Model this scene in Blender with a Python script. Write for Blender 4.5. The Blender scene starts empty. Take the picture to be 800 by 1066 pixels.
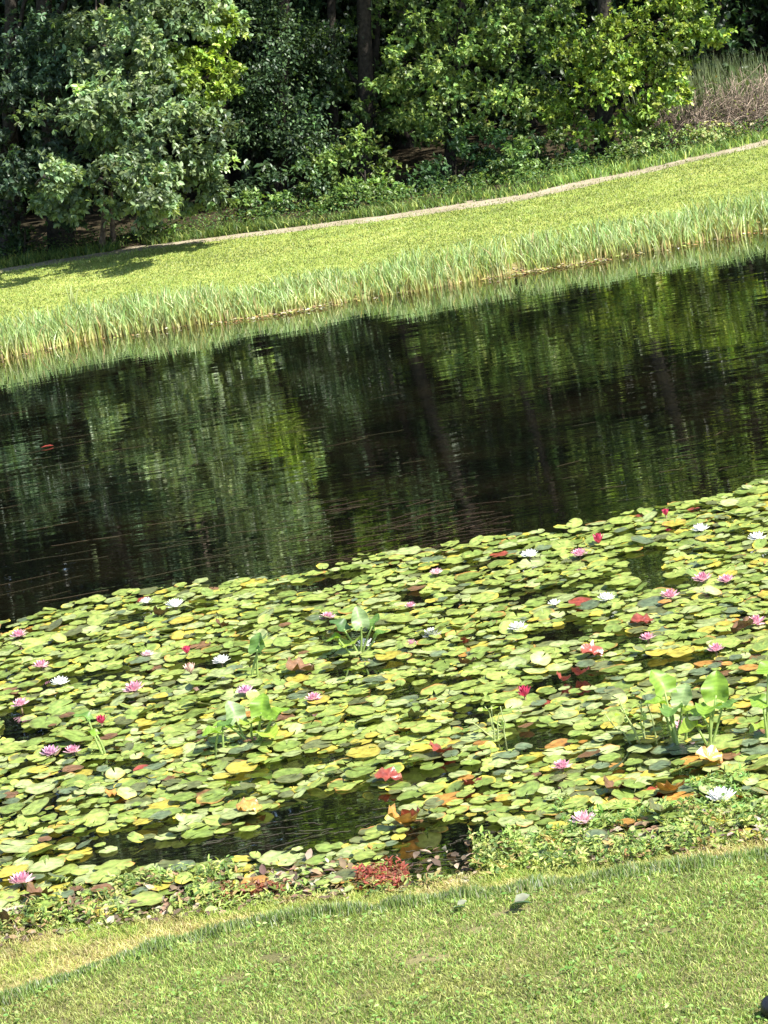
import bpy, math, random
import numpy as np
from mathutils import Vector
rng = np.random.default_rng(7)
random.seed(7)
S = bpy.context.scene
COL = S.collection
R = math.radians

# ------------------------------------------------------------------ camera geometry
CAMZ, PITCH, ROLL, FPX = 4.5, R(13.0), R(9.5), 2700.0
fw = np.array([0, math.cos(PITCH), -math.sin(PITCH)])
up = np.array([0, math.sin(PITCH), math.cos(PITCH)])
rt = np.array([1.0, 0, 0])
CR = math.cos(ROLL)*rt - math.sin(ROLL)*up
CU = math.sin(ROLL)*rt + math.cos(ROLL)*up
CAM = np.array([0, 0, CAMZ])
def ray(px, py):
    return fw*FPX + CR*(px-400.0) + CU*(533.0-py)
def on_z(px, py, z=0.0):
    d = ray(px, py); t = (z-CAMZ)/d[2]; return CAM + d*t
def at(px, py, D):
    d = ray(px, py); return CAM + d*(D/d[1])
def project(P):
    q = np.asarray(P) - CAM
    w = q@fw
    return 400+FPX*(q@CR)/w, 533-FPX*(q@CU)/w

# ------------------------------------------------------------------ noise
_L = rng.random((256, 256))
def vnoise(x, y):
    x = np.asarray(x, float); y = np.asarray(y, float)
    xi = np.floor(x).astype(int); yi = np.floor(y).astype(int)
    fx = x-xi; fy = y-yi; fx = fx*fx*(3-2*fx); fy = fy*fy*(3-2*fy)
    a = _L[xi % 256, yi % 256]; b = _L[(xi+1) % 256, yi % 256]
    c = _L[xi % 256, (yi+1) % 256]; d = _L[(xi+1) % 256, (yi+1) % 256]
    return (a*(1-fx)+b*fx)*(1-fy)+(c*(1-fx)+d*fx)*fy
def fbm(x, y, o=3):
    s = 0; a = 1; t = 0
    for i in range(o):
        s = s+a*vnoise(np.asarray(x)*2**i+17*i, np.asarray(y)*2**i+31*i); t += a; a *= .5
    return s/t

# ------------------------------------------------------------------ object helpers
def mesh(name, V, F, mat=None, col=None, smooth=False):
    """V (n,3); F (m,k) int array, or list of such arrays; col (n,3)"""
    V = np.asarray(V, np.float32)
    Fs = F if isinstance(F, list) else [F]
    Fs = [np.asarray(f, np.int32) for f in Fs if len(f)]
    me = bpy.data.meshes.new(name)
    me.vertices.add(len(V)); me.vertices.foreach_set('co', V.ravel())
    loops = np.concatenate([f.ravel() for f in Fs])
    tot = np.concatenate([np.full(len(f), f.shape[1], np.int32) for f in Fs])
    start = np.concatenate([[0], np.cumsum(tot)[:-1]]).astype(np.int32)
    me.loops.add(len(loops)); me.loops.foreach_set('vertex_index', loops)
    me.polygons.add(len(tot)); me.polygons.foreach_set('loop_start', start); me.polygons.foreach_set('loop_total', tot)
    me.update(calc_edges=True)
    if smooth: me.polygons.foreach_set('use_smooth', np.ones(len(tot), bool))
    if col is not None:
        ca = me.color_attributes.new('tint', 'FLOAT_COLOR', 'POINT')
        c4 = np.ones((len(V), 4), np.float32); c4[:, :3] = np.clip(col, 0, 1)
        ca.data.foreach_set('color', c4.ravel())
    if mat: me.materials.append(mat)
    return me
def link(name, me, parent=None, loc=None):
    o = bpy.data.objects.new(name, me); COL.objects.link(o)
    if parent is not None:
        o.parent = parent
        if loc is None: o.location = -np.array(parent.location)     # parts are modelled in world space
    if loc is not None: o.location = loc
    return o
def tag(o, label=None, cat=None, group=None, kind=None):
    if label: o['label'] = label
    if cat: o['category'] = cat
    if group: o['group'] = group
    if kind: o['kind'] = kind
    return o
def thing(name, label, cat, loc=(0, 0, 0), group=None):
    o = bpy.data.objects.new(name, None); COL.objects.link(o); o.location = loc
    o.empty_display_size = .1
    return tag(o, label, cat, group)

def frame(d, n):
    d = d/np.maximum(np.linalg.norm(d, axis=1, keepdims=True), 1e-9)
    x = np.cross(d, n); x /= np.maximum(np.linalg.norm(x, axis=1, keepdims=True), 1e-9)
    return x, d, np.cross(x, d)
def stamp(T, F, P, d, n, s, col, wid=None):
    """stamp template T (k,3) with faces F at points P, axis d, normal n, size s; returns V,F,C"""
    x, y, z = frame(d, n)
    N, K = len(P), len(T)
    s = np.broadcast_to(s, (N,))[:, None, None]
    w = 1.0 if wid is None else np.broadcast_to(wid, (N,))[:, None, None]
    V = P[:, None, :] + s*(T[None, :, 0:1]*w*x[:, None, :] + T[None, :, 1:2]*y[:, None, :] + T[None, :, 2:3]*z[:, None, :])
    FF = (np.arange(N)[:, None, None]*K + F[None]).reshape(-1, F.shape[1])
    C = np.repeat(col, K, axis=0)
    return V.reshape(-1, 3), FF, C
def join(parts):
    V = []; F = {}; C = []; o = 0
    for v, f, c in parts:
        V.append(v); C.append(c)
        for g in (f if isinstance(f, list) else [f]):
            if len(g): F.setdefault(g.shape[1], []).append(g+o)
        o += len(v)
    return np.concatenate(V), [np.concatenate(x) for x in F.values()], np.concatenate(C)
LEAF_T = np.array([[0, 0, 0], [-.27, .35, .07], [-.2, .72, .05], [0, 1, -.08], [.2, .72, .05], [.27, .35, .07], [0, .5, -.02]])
LEAF_F = np.array([[0, 6, 1, 1], [1, 6, 2, 2], [2, 6, 3, 3], [3, 6, 4, 4], [4, 6, 5, 5], [5, 6, 0, 0]])[:, :3]
BIG_T = np.array([[0, 0, 0], [-.3, .45, .08], [0, 1, -.06], [.3, .45, .08]])
BIG_F = np.array([[0, 2, 1], [0, 3, 2]])
def unit(v): return v/np.maximum(np.linalg.norm(v, axis=-1, keepdims=True), 1e-9)
def rdir(n): return unit(rng.normal(size=(n, 3)))
def tube(pts, rad, seg=8, col=(.1, .08, .06), wob=.0):
    pts = np.asarray(pts, float); n = len(pts)
    rad = np.broadcast_to(rad, (n,))
    t = unit(np.gradient(pts, axis=0)); ref = np.array([0, 1.0, 0.13]) if abs(t[0][1]) < .8 else np.array([1.0, 0, 0])
    x = unit(np.cross(t, ref)); y = np.cross(t, x)
    a = np.linspace(0, 2*np.pi, seg, endpoint=False)
    rr = rad[:, None]*(1+wob*rng.normal(size=(n, seg)))
    V = pts[:, None]+rr[..., None]*(np.cos(a)[None, :, None]*x[:, None]+np.sin(a)[None, :, None]*y[:, None])
    i = np.arange(n-1)[:, None]*seg; j = np.arange(seg)[None]; k = (j+1) % seg
    F = np.stack([i+j, i+k, i+seg+k, i+seg+j], -1).reshape(-1, 4)
    V = V.reshape(-1, 3)
    cap = np.array([np.arange(seg)+(n-1)*seg])
    return V, [F, cap], np.tile(np.array(col, float), (len(V), 1))

# ------------------------------------------------------------------ materials
def mat(name):
    m = bpy.data.materials.new(name); m.use_nodes = True
    nt = m.node_tree; return m, nt, nt.nodes['Principled BSDF']
def leafmat(name, rough=.45, trans=.35, spec=.4, noise=12, bumps=0, ramp=(.75, 1.25), coat=0, tmul=(1.25, 1.3, .55)):
    m, nt, p = mat(name); N = nt.nodes; L = nt.links
    a = N.new('ShaderNodeVertexColor'); a.layer_name = 'tint'
    g = N.new('ShaderNodeNewGeometry')
    t = N.new('ShaderNodeTexNoise'); t.inputs['Scale'].default_value = noise; t.inputs['Detail'].default_value = 3
    L.new(g.outputs['Position'], t.inputs['Vector'])
    mr = N.new('ShaderNodeMapRange'); mr.inputs[1].default_value = .3; mr.inputs[2].default_value = .7
    mr.inputs[3].default_value = ramp[0]; mr.inputs[4].default_value = ramp[1]
    L.new(t.outputs['Fac'], mr.inputs[0])
    mx = N.new('ShaderNodeVectorMath'); mx.operation = 'SCALE'
    L.new(a.outputs['Color'], mx.inputs[0]); L.new(mr.outputs[0], mx.inputs['Scale'])
    L.new(mx.outputs[0], p.inputs['Base Color'])
    p.inputs['Roughness'].default_value = rough; p.inputs['Specular IOR Level'].default_value = spec
    if coat: p.inputs['Coat Weight'].default_value = coat
    if bumps:
        b = N.new('ShaderNodeBump'); b.inputs['Strength'].default_value = .6; b.inputs['Distance'].default_value = bumps
        t2 = N.new('ShaderNodeTexNoise'); t2.inputs['Scale'].default_value = 45; t2.inputs['Detail'].default_value = 2
        L.new(g.outputs['Position'], t2.inputs['Vector']); L.new(t2.outputs['Fac'], b.inputs['Height']); L.new(b.outputs[0], p.inputs['Normal'])
    if trans:
        tr = N.new('ShaderNodeBsdfTranslucent')
        m2 = N.new('ShaderNodeVectorMath'); m2.operation = 'MULTIPLY'; m2.inputs[1].default_value = tmul
        L.new(mx.outputs[0], m2.inputs[0]); L.new(m2.outputs[0], tr.inputs['Color'])
        ms = N.new('ShaderNodeMixShader'); ms.inputs[0].default_value = trans
        L.new(p.outputs[0], ms.inputs[1]); L.new(tr.outputs[0], ms.inputs[2])
        L.new(ms.outputs[0], N['Material Output'].inputs['Surface'])
    return m
def groundmat(name, cols, scales=(1.5, 14, 90), bump=.02, rough=.9):
    m, nt, p = mat(name); N = nt.nodes; L = nt.links
    g = N.new('ShaderNodeNewGeometry')
    facs = []
    for s in scales:
        t = N.new('ShaderNodeTexNoise'); t.inputs['Scale'].default_value = s; t.inputs['Detail'].default_value = 4
        L.new(g.outputs['Position'], t.inputs['Vector']); facs.append(t)
    a1 = N.new('ShaderNodeMath'); a1.operation = 'ADD'; L.new(facs[0].outputs['Fac'], a1.inputs[0]); L.new(facs[1].outputs['Fac'], a1.inputs[1])
    a2 = N.new('ShaderNodeMath'); a2.operation = 'ADD'; L.new(a1.outputs[0], a2.inputs[0]); L.new(facs[2].outputs['Fac'], a2.inputs[1])
    a3 = N.new('ShaderNodeMath'); a3.operation = 'DIVIDE'; L.new(a2.outputs[0], a3.inputs[0]); a3.inputs[1].default_value = 3
    r = N.new('ShaderNodeValToRGB'); L.new(a3.outputs[0], r.inputs[0])
    r.color_ramp.elements[0].position = .36; r.color_ramp.elements[1].position = .64
    while len(r.color_ramp.elements) < len(cols): r.color_ramp.elements.new(.5)
    for i, c in enumerate(cols):
        r.color_ramp.elements[i].position = .36+.28*i/(len(cols)-1); r.color_ramp.elements[i].color = (*c, 1)
    L.new(r.outputs[0], p.inputs['Base Color']); p.inputs['Roughness'].default_value = rough
    p.inputs['Specular IOR Level'].default_value = .15
    b = N.new('ShaderNodeBump'); b.inputs['Distance'].default_value = bump; b.inputs['Strength'].default_value = .8
    L.new(a3.outputs[0], b.inputs['Height']); L.new(b.outputs[0], p.inputs['Normal'])
    return m
M = {}
M['foliage'] = leafmat('foliage', .42, .38, .45, 3, ramp=(.8, 1.2))
M['grass'] = leafmat('grass', .5, .35, .3, 6)
M['reed'] = leafmat('reed', .45, .35, .35, 5)
M['pad'] = leafmat('pad', .34, .12, .5, 26, bumps=.006, ramp=(.58, 1.3))
M['heart'] = leafmat('heart_leaf', .48, .4, .5, 25, ramp=(.85, 1.15))
M['petal'] = leafmat('petal', .5, .35, .2, 60, ramp=(.92, 1.08), tmul=(1, 1, 1))
M['bark'] = leafmat('bark', .9, 0, .1, 20, bumps=.02, ramp=(.5, 1.4))
M['litter'] = leafmat('litter', .8, .15, .2, 30)
M['far_lawn'] = groundmat('far_lawn', [(.13, .17, .035), (.20, .235, .05), (.27, .275, .08)], (.7, 6, 45), .03)
M['near_lawn'] = groundmat('near_lawn', [(.06, .06, .025), (.12, .11, .045), (.2, .17, .08)], (1.5, 14, 90), .03)
M['bank'] = groundmat('bank', [(.09, .075, .035), (.2, .17, .07), (.3, .25, .11)], (3, 25, 120), .02)
M['mud'] = groundmat('mud', [(.02, .018, .012), (.05, .04, .025), (.1, .08, .05)], (2, 14, 60), .02)
M['gravel'] = groundmat('gravel', [(.14, .12, .07), (.25, .21, .15), (.36, .31, .23)], (2, 30, 150), .02)
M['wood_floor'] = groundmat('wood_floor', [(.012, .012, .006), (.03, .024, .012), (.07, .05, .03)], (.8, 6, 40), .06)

m, nt, p = mat('water'); N = nt.nodes; L = nt.links
g = N.new('ShaderNodeNewGeometry')
def wnoise(rot, sx, sy, det, dist):
    mp = N.new('ShaderNodeMapping'); mp.inputs['Rotation'].default_value = (0, 0, R(rot))
    mp.inputs['Scale'].default_value = (sx, sy, 1)
    L.new(g.outputs['Position'], mp.inputs['Vector'])
    t = N.new('ShaderNodeTexNoise'); t.inputs['Scale'].default_value = 1; t.inputs['Detail'].default_value = det
    t.inputs['Distortion'].default_value = dist
    L.new(mp.outputs[0], t.inputs['Vector']); return t
w1 = wnoise(24, .9, 6.5, 2, .4); w2 = wnoise(8, .5, 2.2, 1, .2)
ad = N.new('ShaderNodeMath'); ad.operation = 'MULTIPLY_ADD'; ad.inputs[1].default_value = 1.2
L.new(w2.outputs['Fac'], ad.inputs[0]); L.new(w1.outputs['Fac'], ad.inputs[2])
b = N.new('ShaderNodeBump'); b.inputs['Strength'].default_value = 1; b.inputs['Distance'].default_value = .0015
L.new(ad.outputs[0], b.inputs['Height']); L.new(b.outputs[0], p.inputs['Normal'])
t = N.new('ShaderNodeTexNoise'); t.inputs['Scale'].default_value = 1.2; L.new(g.outputs['Position'], t.inputs['Vector'])
r = N.new('ShaderNodeValToRGB'); r.color_ramp.elements[0].color = (.002, .002, .0015, 1); r.color_ramp.elements[1].color = (.007, .006, .003, 1)
r.color_ramp.elements[0].position = .4; r.color_ramp.elements[1].position = .7
L.new(t.outputs['Fac'], r.inputs[0]); L.new(r.outputs[0], p.inputs['Base Color'])
p.inputs['Roughness'].default_value = .02; p.inputs['IOR'].default_value = 1.85
gl = N.new('ShaderNodeBsdfGlossy'); gl.inputs['Roughness'].default_value = .02; gl.inputs['Color'].default_value = (.95, .95, .9, 1)
L.new(b.outputs[0], gl.inputs['Normal'])
ms = N.new('ShaderNodeMixShader'); ms.inputs[0].default_value = .28
L.new(p.outputs[0], ms.inputs[1]); L.new(gl.outputs[0], ms.inputs[2]); L.new(ms.outputs[0], N['Material Output'].inputs['Surface'])
M['water'] = m
m, nt, p = mat('black_plastic'); p.inputs['Base Color'].default_value = (.008, .008, .01, 1); p.inputs['Roughness'].default_value = .45
M['black'] = m

# ------------------------------------------------------------------ ground
def curve(pts, z):
    P = np.array([on_z(x, y, z) for x, y in pts]); return P[:, 0], P[:, 1]
LX, LY = curve([(-60, 1066), (0, 1044), (60, 1022), (120, 1000), (180, 981), (250, 963), (330, 952), (400, 944), (540, 925), (670, 907), (800, 890), (900, 872)], .13)
WX, WY = curve([(-60, 985), (0, 975), (130, 955), (250, 940), (330, 934), (430, 926), (540, 903), (670, 893), (800, 872), (900, 855)], 0)
FX, FY = curve([(-100, 392), (0, 374), (100, 352), (200, 338), (330, 318), (430, 303), (560, 280), (690, 258), (800, 238), (900, 220)], 0)
PX, PY = curve([(-100, 300), (90, 270), (165, 259), (300, 241), (400, 228), (550, 205), (690, 175), (800, 150), (900, 130)], .3)
def yl(x): return np.interp(x, LX, LY)+.03*(fbm(np.asarray(x)*3, 5)-.5)
def yw(x): return np.maximum(np.interp(x, WX, WY)+.15*(fbm(np.asarray(x)*2, 9)-.5), yl(x)+.16)
def yf(x): return np.interp(x, FX, FY)+.25*(fbm(np.asarray(x)*1.3, 2)-.5)
def yp(x): return np.interp(x, PX, PY)+.04*(fbm(np.asarray(x)*.8, 4)-.5)
def H(x, y):
    x = np.asarray(x, float); y = np.asarray(y, float)
    L_, W_, F_, P_ = yl(x), yw(x), yf(x), yp(x)
    s = L_-y
    near = np.where(s < 2.6, .13+.05*s, .26+.29*(s-2.6)); near = np.minimum(near, 2.9+.01*np.maximum(s, 0)**.5)
    near = near+.025*(fbm(x*1.3, y*1.3)-.5)+.012*(fbm(x*7, y*7)-.5)
    lip = np.clip((y-L_)/.12, 0, 1)
    bank = .055*np.clip((W_-y)/np.maximum(W_-L_-.12, .05), 0, 1)
    bank = bank+.02*(fbm(x*6, y*6)-.5)*np.clip((W_-y)*6, 0, 1)
    z = near*(1-lip)+bank*lip
    bed = -.9*np.clip((y-W_)/2.2, 0, 1)**.8
    z = np.where(y > W_, bed, z)
    f = y-F_
    far = np.where(f < .5, .1*f/.5, .1+.2*np.clip((f-.5)/5.2, 0, 1))
    far = np.where(f < 0, -.9*np.clip(-f/2, 0, 1), far)
    far = far+.05*(fbm(x*.7, y*.7)-.5)*np.clip(f, 0, 1)
    b = y-P_-.8
    far = far+np.where(b > 0, .03*np.minimum(b, 8)+.36*np.clip(b-8, 0, 50)+.25*(fbm(x*.5, y*.5)-.5)*np.clip(b*.4, 0, 1), 0)
    return np.where(y > (W_+F_)/2, far, z)
xl = np.concatenate([-np.geomspace(300, 8, 26)[:-1], np.arange(-8, 8.01, .08), np.geomspace(8, 300, 26)[1:]])
def strip(name, a, b_, n, mt, geo=False):
    A = a(xl); B = b_(xl)
    t = np.linspace(0, 1, n)
    if geo: t = t**2.2
    if geo == 'rev': t = 1-np.linspace(1, 0, n)**2.2
    Y = A[None]+(B-A)[None]*t[:, None]; X = np.broadcast_to(xl, Y.shape)
    V = np.stack([X, Y, H(X, Y)], -1).reshape(-1, 3)
    w = len(xl); i = np.arange(n-1)[:, None]*w; j = np.arange(w-1)[None]
    F = np.stack([i+j, i+j+1, i+w+j+1, i+w+j], -1).reshape(-1, 4)
    return tag(link(name, mesh(name, V, F, mt, smooth=True)), kind='structure')
K = lambda c: (lambda x: np.full_like(x, c))
strip('near_lawn', K(-300), lambda x: yl(x)-4, 40, M['near_lawn'], 'rev')
strip('near_lawn', lambda x: yl(x)-4, lambda x: yl(x), 70, M['near_lawn'])
strip('near_bank', lambda x: yl(x), lambda x: yw(x)+.02, 24, M['bank'])
strip('pond_bed', lambda x: yw(x)+.02, lambda x: yf(x)-.02, 60, M['mud'])
strip('shore_mud', lambda x: yf(x)-.02, lambda x: yf(x)+.35, 8, M['bank'])
strip('lawn_far', lambda x: yf(x)+.35, yp, 60, M['far_lawn'])
strip('path', yp, lambda x: yp(x)+.68+.25*(fbm(x*2, 3)-.5), 10, M['gravel'])
strip('woodland_floor', lambda x: yp(x)+.68+.25*(fbm(x*2, 3)-.5), K(300), 120, M['wood_floor'], True)
V = np.array([[-300, 5, 0], [300, 5, 0], [300, 40, 0], [-300, 40, 0]], float)
# water sheet stops just inside the banks
wx = xl; A = yw(wx)-.12; B = yf(wx)+.12
V = np.concatenate([np.stack([wx, A, 0*wx], -1), np.stack([wx, B, 0*wx], -1)]); w = len(wx); j = np.arange(w-1)
tag(link('water', mesh('water', V, np.stack([j, j+1, w+j+1, w+j], -1), M['water'])), kind='structure')

# ------------------------------------------------------------------ blades
def blades(P, h, wd, lean, col, coltip=None, segs=(0, .4, .75, 1), bend=1.0):
    n = len(P); ang = rng.uniform(0, 2*np.pi, n)
    la = rng.uniform(0, 2*np.pi, n)
    side = np.stack([np.cos(ang), np.sin(ang), 0*ang], -1); ld = np.stack([np.cos(la), np.sin(la), 0*la], -1)
    V = []; C = []; coltip = col if coltip is None else coltip
    for i, t in enumerate(segs):
        c = P+np.stack([0*h, 0*h, h*t*(1-.25*np.abs(lean)*t)], -1)+ld*(h*lean*t**(1+bend))[:, None]
        cc = col*(1-t)+coltip*t
        if i < len(segs)-1:
            ww = (wd*(1-t**2*.75)*.5)[:, None]
            V += [c-side*ww, c+side*ww]; C += [cc, cc]
        else: V.append(c); C.append(cc)
    k = len(V); V = np.stack(V, 1).reshape(-1, 3); C = np.stack(C, 1).reshape(-1, 3)
    T = []
    for i in range(len(segs)-2): T += [[2*i, 2*i+1, 2*i+3], [2*i, 2*i+3, 2*i+2]]
    i = len(segs)-2; T.append([2*i, 2*i+1, 2*i+2]); T = np.array(T)
    F = (np.arange(n)[:, None, None]*k+T[None]).reshape(-1, 3)
    return V, F, C
def mixcol(n, cols, wts, jit=.15):
    cols = np.array(cols); i = rng.choice(len(cols), n, p=np.array(wts)/sum(wts))
    c = cols[i]*(1+jit*rng.normal(size=(n, 1))); return np.clip(c*(1+.05*rng.normal(size=(n, 3))), .002, 1)

# near lawn grass
n = 300000
x = rng.uniform(-3.2, 3.2, n); y = yl(x)-rng.uniform(-.01, 3.4, n)**1.0
nz = fbm(x*1.2+3, y*1.8); nz2 = fbm(x*5, y*7+40)
k = (nz2 > .2); x, y, nz, nz2 = x[k], y[k], nz[k], nz2[k]; n = len(x)
c = mixcol(n, [(.13, .21, .04), (.21, .285, .065), (.30, .35, .10), (.4, .38, .16)], [4, 4.5, 3.4, 1])
dry = np.clip((nz-.55)*5, 0, 1)[:, None]*.55
c = c*(1-dry)+np.array([.30, .28, .10])*dry
P = np.stack([x, y, H(x, y)-.004], -1)
pr = blades(P, rng.uniform(.012, .034, n)*(1+.5*(nz2-.5)), rng.uniform(.003, .006, n), rng.uniform(.2, 1.1, n), c, c*1.12)
# clover and broad small leaves
n = 11000
x = rng.uniform(-3.2, 3.2, n); y = yl(x)-rng.uniform(.1, 3.4, n); k = fbm(x*3+9, y*3) > .52; x, y = x[k], y[k]; n = len(x)
P = np.stack([x, y, H(x, y)+rng.uniform(.012, .04, n)], -1); d = rdir(n)*[1, 1, .3]; nn = rdir(n)*.5+[0, 0, 1]
cl = stamp(LEAF_T, LEAF_F, P, d, nn, rng.uniform(.012, .03, n), mixcol(n, [(.13, .25, .05), (.22, .33, .09), (.3, .36, .13)], [3, 3, 1]))
V, F, C = join([pr, cl])
tag(link('lawn_grass', mesh('lawn_grass', V, F, M['grass'], C)), 'short mown green grass of the lawn in the foreground', 'grass', kind='stuff')
# upright fringe on the lip of the lawn
n = 26000
x = rng.uniform(-3.2, 3.2, n); y = yl(x)+rng.normal(size=n)*.045+.05*(fbm(x*4, 77)-.5); tuft = fbm(x*9, y*4+3)
P = np.stack([x, y, H(x, y)-.005], -1)
c = mixcol(n, [(.15, .23, .06), (.23, .31, .10), (.34, .34, .17), (.28, .31, .22)], [4, 3, 1.5, 2])
V, F, C = blades(P, rng.uniform(.02, .06, n)*(.2+1.5*tuft), rng.uniform(.004, .007, n), rng.uniform(0, .45, n), c, c)
tag(link('edge_grass', mesh('edge_grass', V, F, M['grass'], C)), 'upright unmown grass fringe along the lip of the near lawn', 'grass', kind='stuff')
# dry bank grass
n = 60000
x = rng.uniform(-3.4, 3.4, n); u = rng.uniform(0, 1, n); a_, b_ = yl(x)+.1, yw(x)+.06
y = a_+(b_-a_)*u; P = np.stack([x, y, H(x, y)-.004], -1)
k = rng.uniform(0, 1, n) < np.clip((b_-a_)/.55, .15, 1); P = P[k]; n = len(P); x = P[:, 0]; y = P[:, 1]; u = u[k]
g_ = np.clip((fbm(x*3, y*5+9)-.38)*4+(u-.6), 0, 1)[:, None]
c = mixcol(n, [(.42, .36, .15), (.5, .45, .2), (.33, .25, .12), (.3, .34, .08)], [4, 2, 2, 3])*(1-g_)+mixcol(n, [(.2, .29, .05), (.3, .34, .08)], [1, 1])*g_
V, F, C = blades(P, rng.uniform(.015, .05, n), rng.uniform(.003, .006, n), rng.uniform(.3, 1.3, n), c, c)
tag(link('bank_grass', mesh('bank_grass', V, F, M['grass'], C)), 'straw coloured short grass on the bank between pads and lawn', 'grass', kind='stuff')
# far lawn grass
n = 150000
x = rng.uniform(-9, 9, n); y = yf(x)+.3+rng.uniform(0, 1, n)*(yp(x)-yf(x)-.3); ed = rng.random(n) < .02; y = np.where(ed, yp(x)+rng.exponential(.16, n), y)
nz = fbm(x*.9, y*1.4+7); P = np.stack([x, y, H(x, y)-.004], -1)
c = mixcol(n, [(.155, .215, .05), (.215, .27, .07), (.29, .31, .12)], [3, 4, 2])*(.5+1.0*fbm(x*.6, y*3.2)[:, None])
V, F, C = blades(P, rng.uniform(.015, .04, n), rng.uniform(.008, .016, n), rng.uniform(.2, 1.2, n), c, c, segs=(0, .6, 1))
tag(link('far_grass', mesh('far_grass', V, F, M['grass'], C)), 'sunny yellow green mown grass on the far bank', 'grass', kind='stuff')
# weeds behind the path, at the wood's edge
n = 20000
x = rng.uniform(-11, 11, n); y = yp(x)+.5+rng.exponential(.22, n)*(1+.5*np.clip(x, 0, 4)); tf = fbm(x*2, y*2+5); k = tf > .38; x, y, tf = x[k], y[k], tf[k]; n = len(x)
P = np.stack([x, y, H(x, y)-.01], -1)
c = mixcol(n, [(.07, .12, .03), (.12, .18, .04), (.24, .28, .07)], [3, 3, 1.3])*(1+.7*np.clip(x/4, 0, 1))[:, None]
a1 = blades(P, rng.uniform(.05, .22, n)*(tf+.4), rng.uniform(.01, .022, n), rng.uniform(.1, .9, n), c, c, segs=(0, .5, 1))
n2 = 15000; x = rng.uniform(-11, 11, n2); y = yp(x)+.8+rng.exponential(.6, n2)
P = np.stack([x, y, H(x, y)+rng.uniform(.02, .25, n2)], -1)
a2 = stamp(BIG_T, BIG_F, P, rdir(n2)*[1, 1, .5], rdir(n2)*.6+[0, 0, 1], rng.uniform(.03, .06, n2), mixcol(n2, [(.04, .09, .025), (.08, .14, .035), (.18, .22, .06)], [3, 3, 1]))
V, F, C = join([a1, a2])
tag(link('edge_weeds', mesh('edge_weeds', V, F, M['grass'], C)), 'low green weeds growing along the wood side of the path', 'weeds', kind='stuff')

# ------------------------------------------------------------------ reeds on the far shore
n = 26000
x = rng.uniform(-15, 15, n); tfr = fbm(x*3.6, 3.3)*.6+.4*fbm(x*.9, 21); px_ = x
dep = rng.uniform(0, 1, n)**1.1*(.6+.6*fbm(x*.8, 8))
gap = np.exp(-((x-2.05)/.14)**2)
k = rng.uniform(0, 1, n) > gap*.9; x, dep, tfr, gap = x[k], dep[k], tfr[k], gap[k]; n = len(x)
y = yf(x)-.12+dep
P = np.stack([x, y, np.maximum(H(x, y), -.03)-.01], -1)
h = rng.uniform(.2, .44, n)*(.35+1.05*tfr)*np.clip(1.15-.3*dep, .4, 1)
base = mixcol(n, [(.46, .39, .16), (.34, .37, .11), (.38, .26, .13)], [3, 3, 1])
tip = mixcol(n, [(.20, .34, .13), (.29, .44, .19), (.13, .23, .07), (.42, .5, .28), (.42, .34, .17)], [3, 3, 2, 1, .5])
V, F, C = blades(P, h, rng.uniform(.012, .024, n), rng.uniform(.03, .6, n), base, tip, segs=(0, .25, .5, .75, 1), bend=1.2)
tag(link('reeds', mesh('reeds', V, F, M['reed'], C)), 'belt of upright green reeds growing along the far shoreline', 'reeds', kind='stuff')
n = 9000
x = rng.uniform(-13, 13, n); k = rng.random(n) < np.clip((fbm(x*1.7, 4)-.36)*3.5, .08, 1); x = x[k]; n = len(x); y = yf(x)-.34+rng.exponential(.22, n)
P = np.stack([x, y, np.maximum(H(x, y), 0)+.008+rng.uniform(0, .02, n)], -1)
V, F, C = stamp(BIG_T, BIG_F, P, rdir(n)*[1, 1, .15], rdir(n)*.35+[0, 0, 1], rng.uniform(.02, .07, n), mixcol(n, [(.3, .26, .16), (.22, .13, .06), (.3, .28, .08), (.18, .2, .05), (.45, .41, .33)], [3, 4, 2, 2, 1]))
tag(link('shore_litter', mesh('shore_litter', V, F, M['litter'], C)), 'pale and rusty dead leaf litter floating along the foot of the reeds', 'leaf litter', kind='stuff')
# two taller reed stems standing alone at the left
for q, (bx, by, tp) in enumerate([((73, 306), None, .42)]):
    p0 = at(74, 309, 33.4); z0 = float(H(p0[0], p0[1])); P = np.tile([p0[0], p0[1], z0], (7, 1))+rng.normal(size=(7, 3))*[.03, .03, 0]
    t = thing('tall_reed', 'taller lone tuft of reed stalks standing on the lawn at the far left', 'reed', (p0[0], p0[1], z0))
    V, F, C = blades(P, rng.uniform(.25, .42, 7), np.full(7, .022), rng.uniform(.05, .4, 7), np.tile([.3, .32, .12], (7, 1)), np.tile([.35, .42, .2], (7, 1)), segs=(0, .3, .6, 1))
    link('blades', mesh('reed_blades', V, F, M['reed'], C), t)

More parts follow.
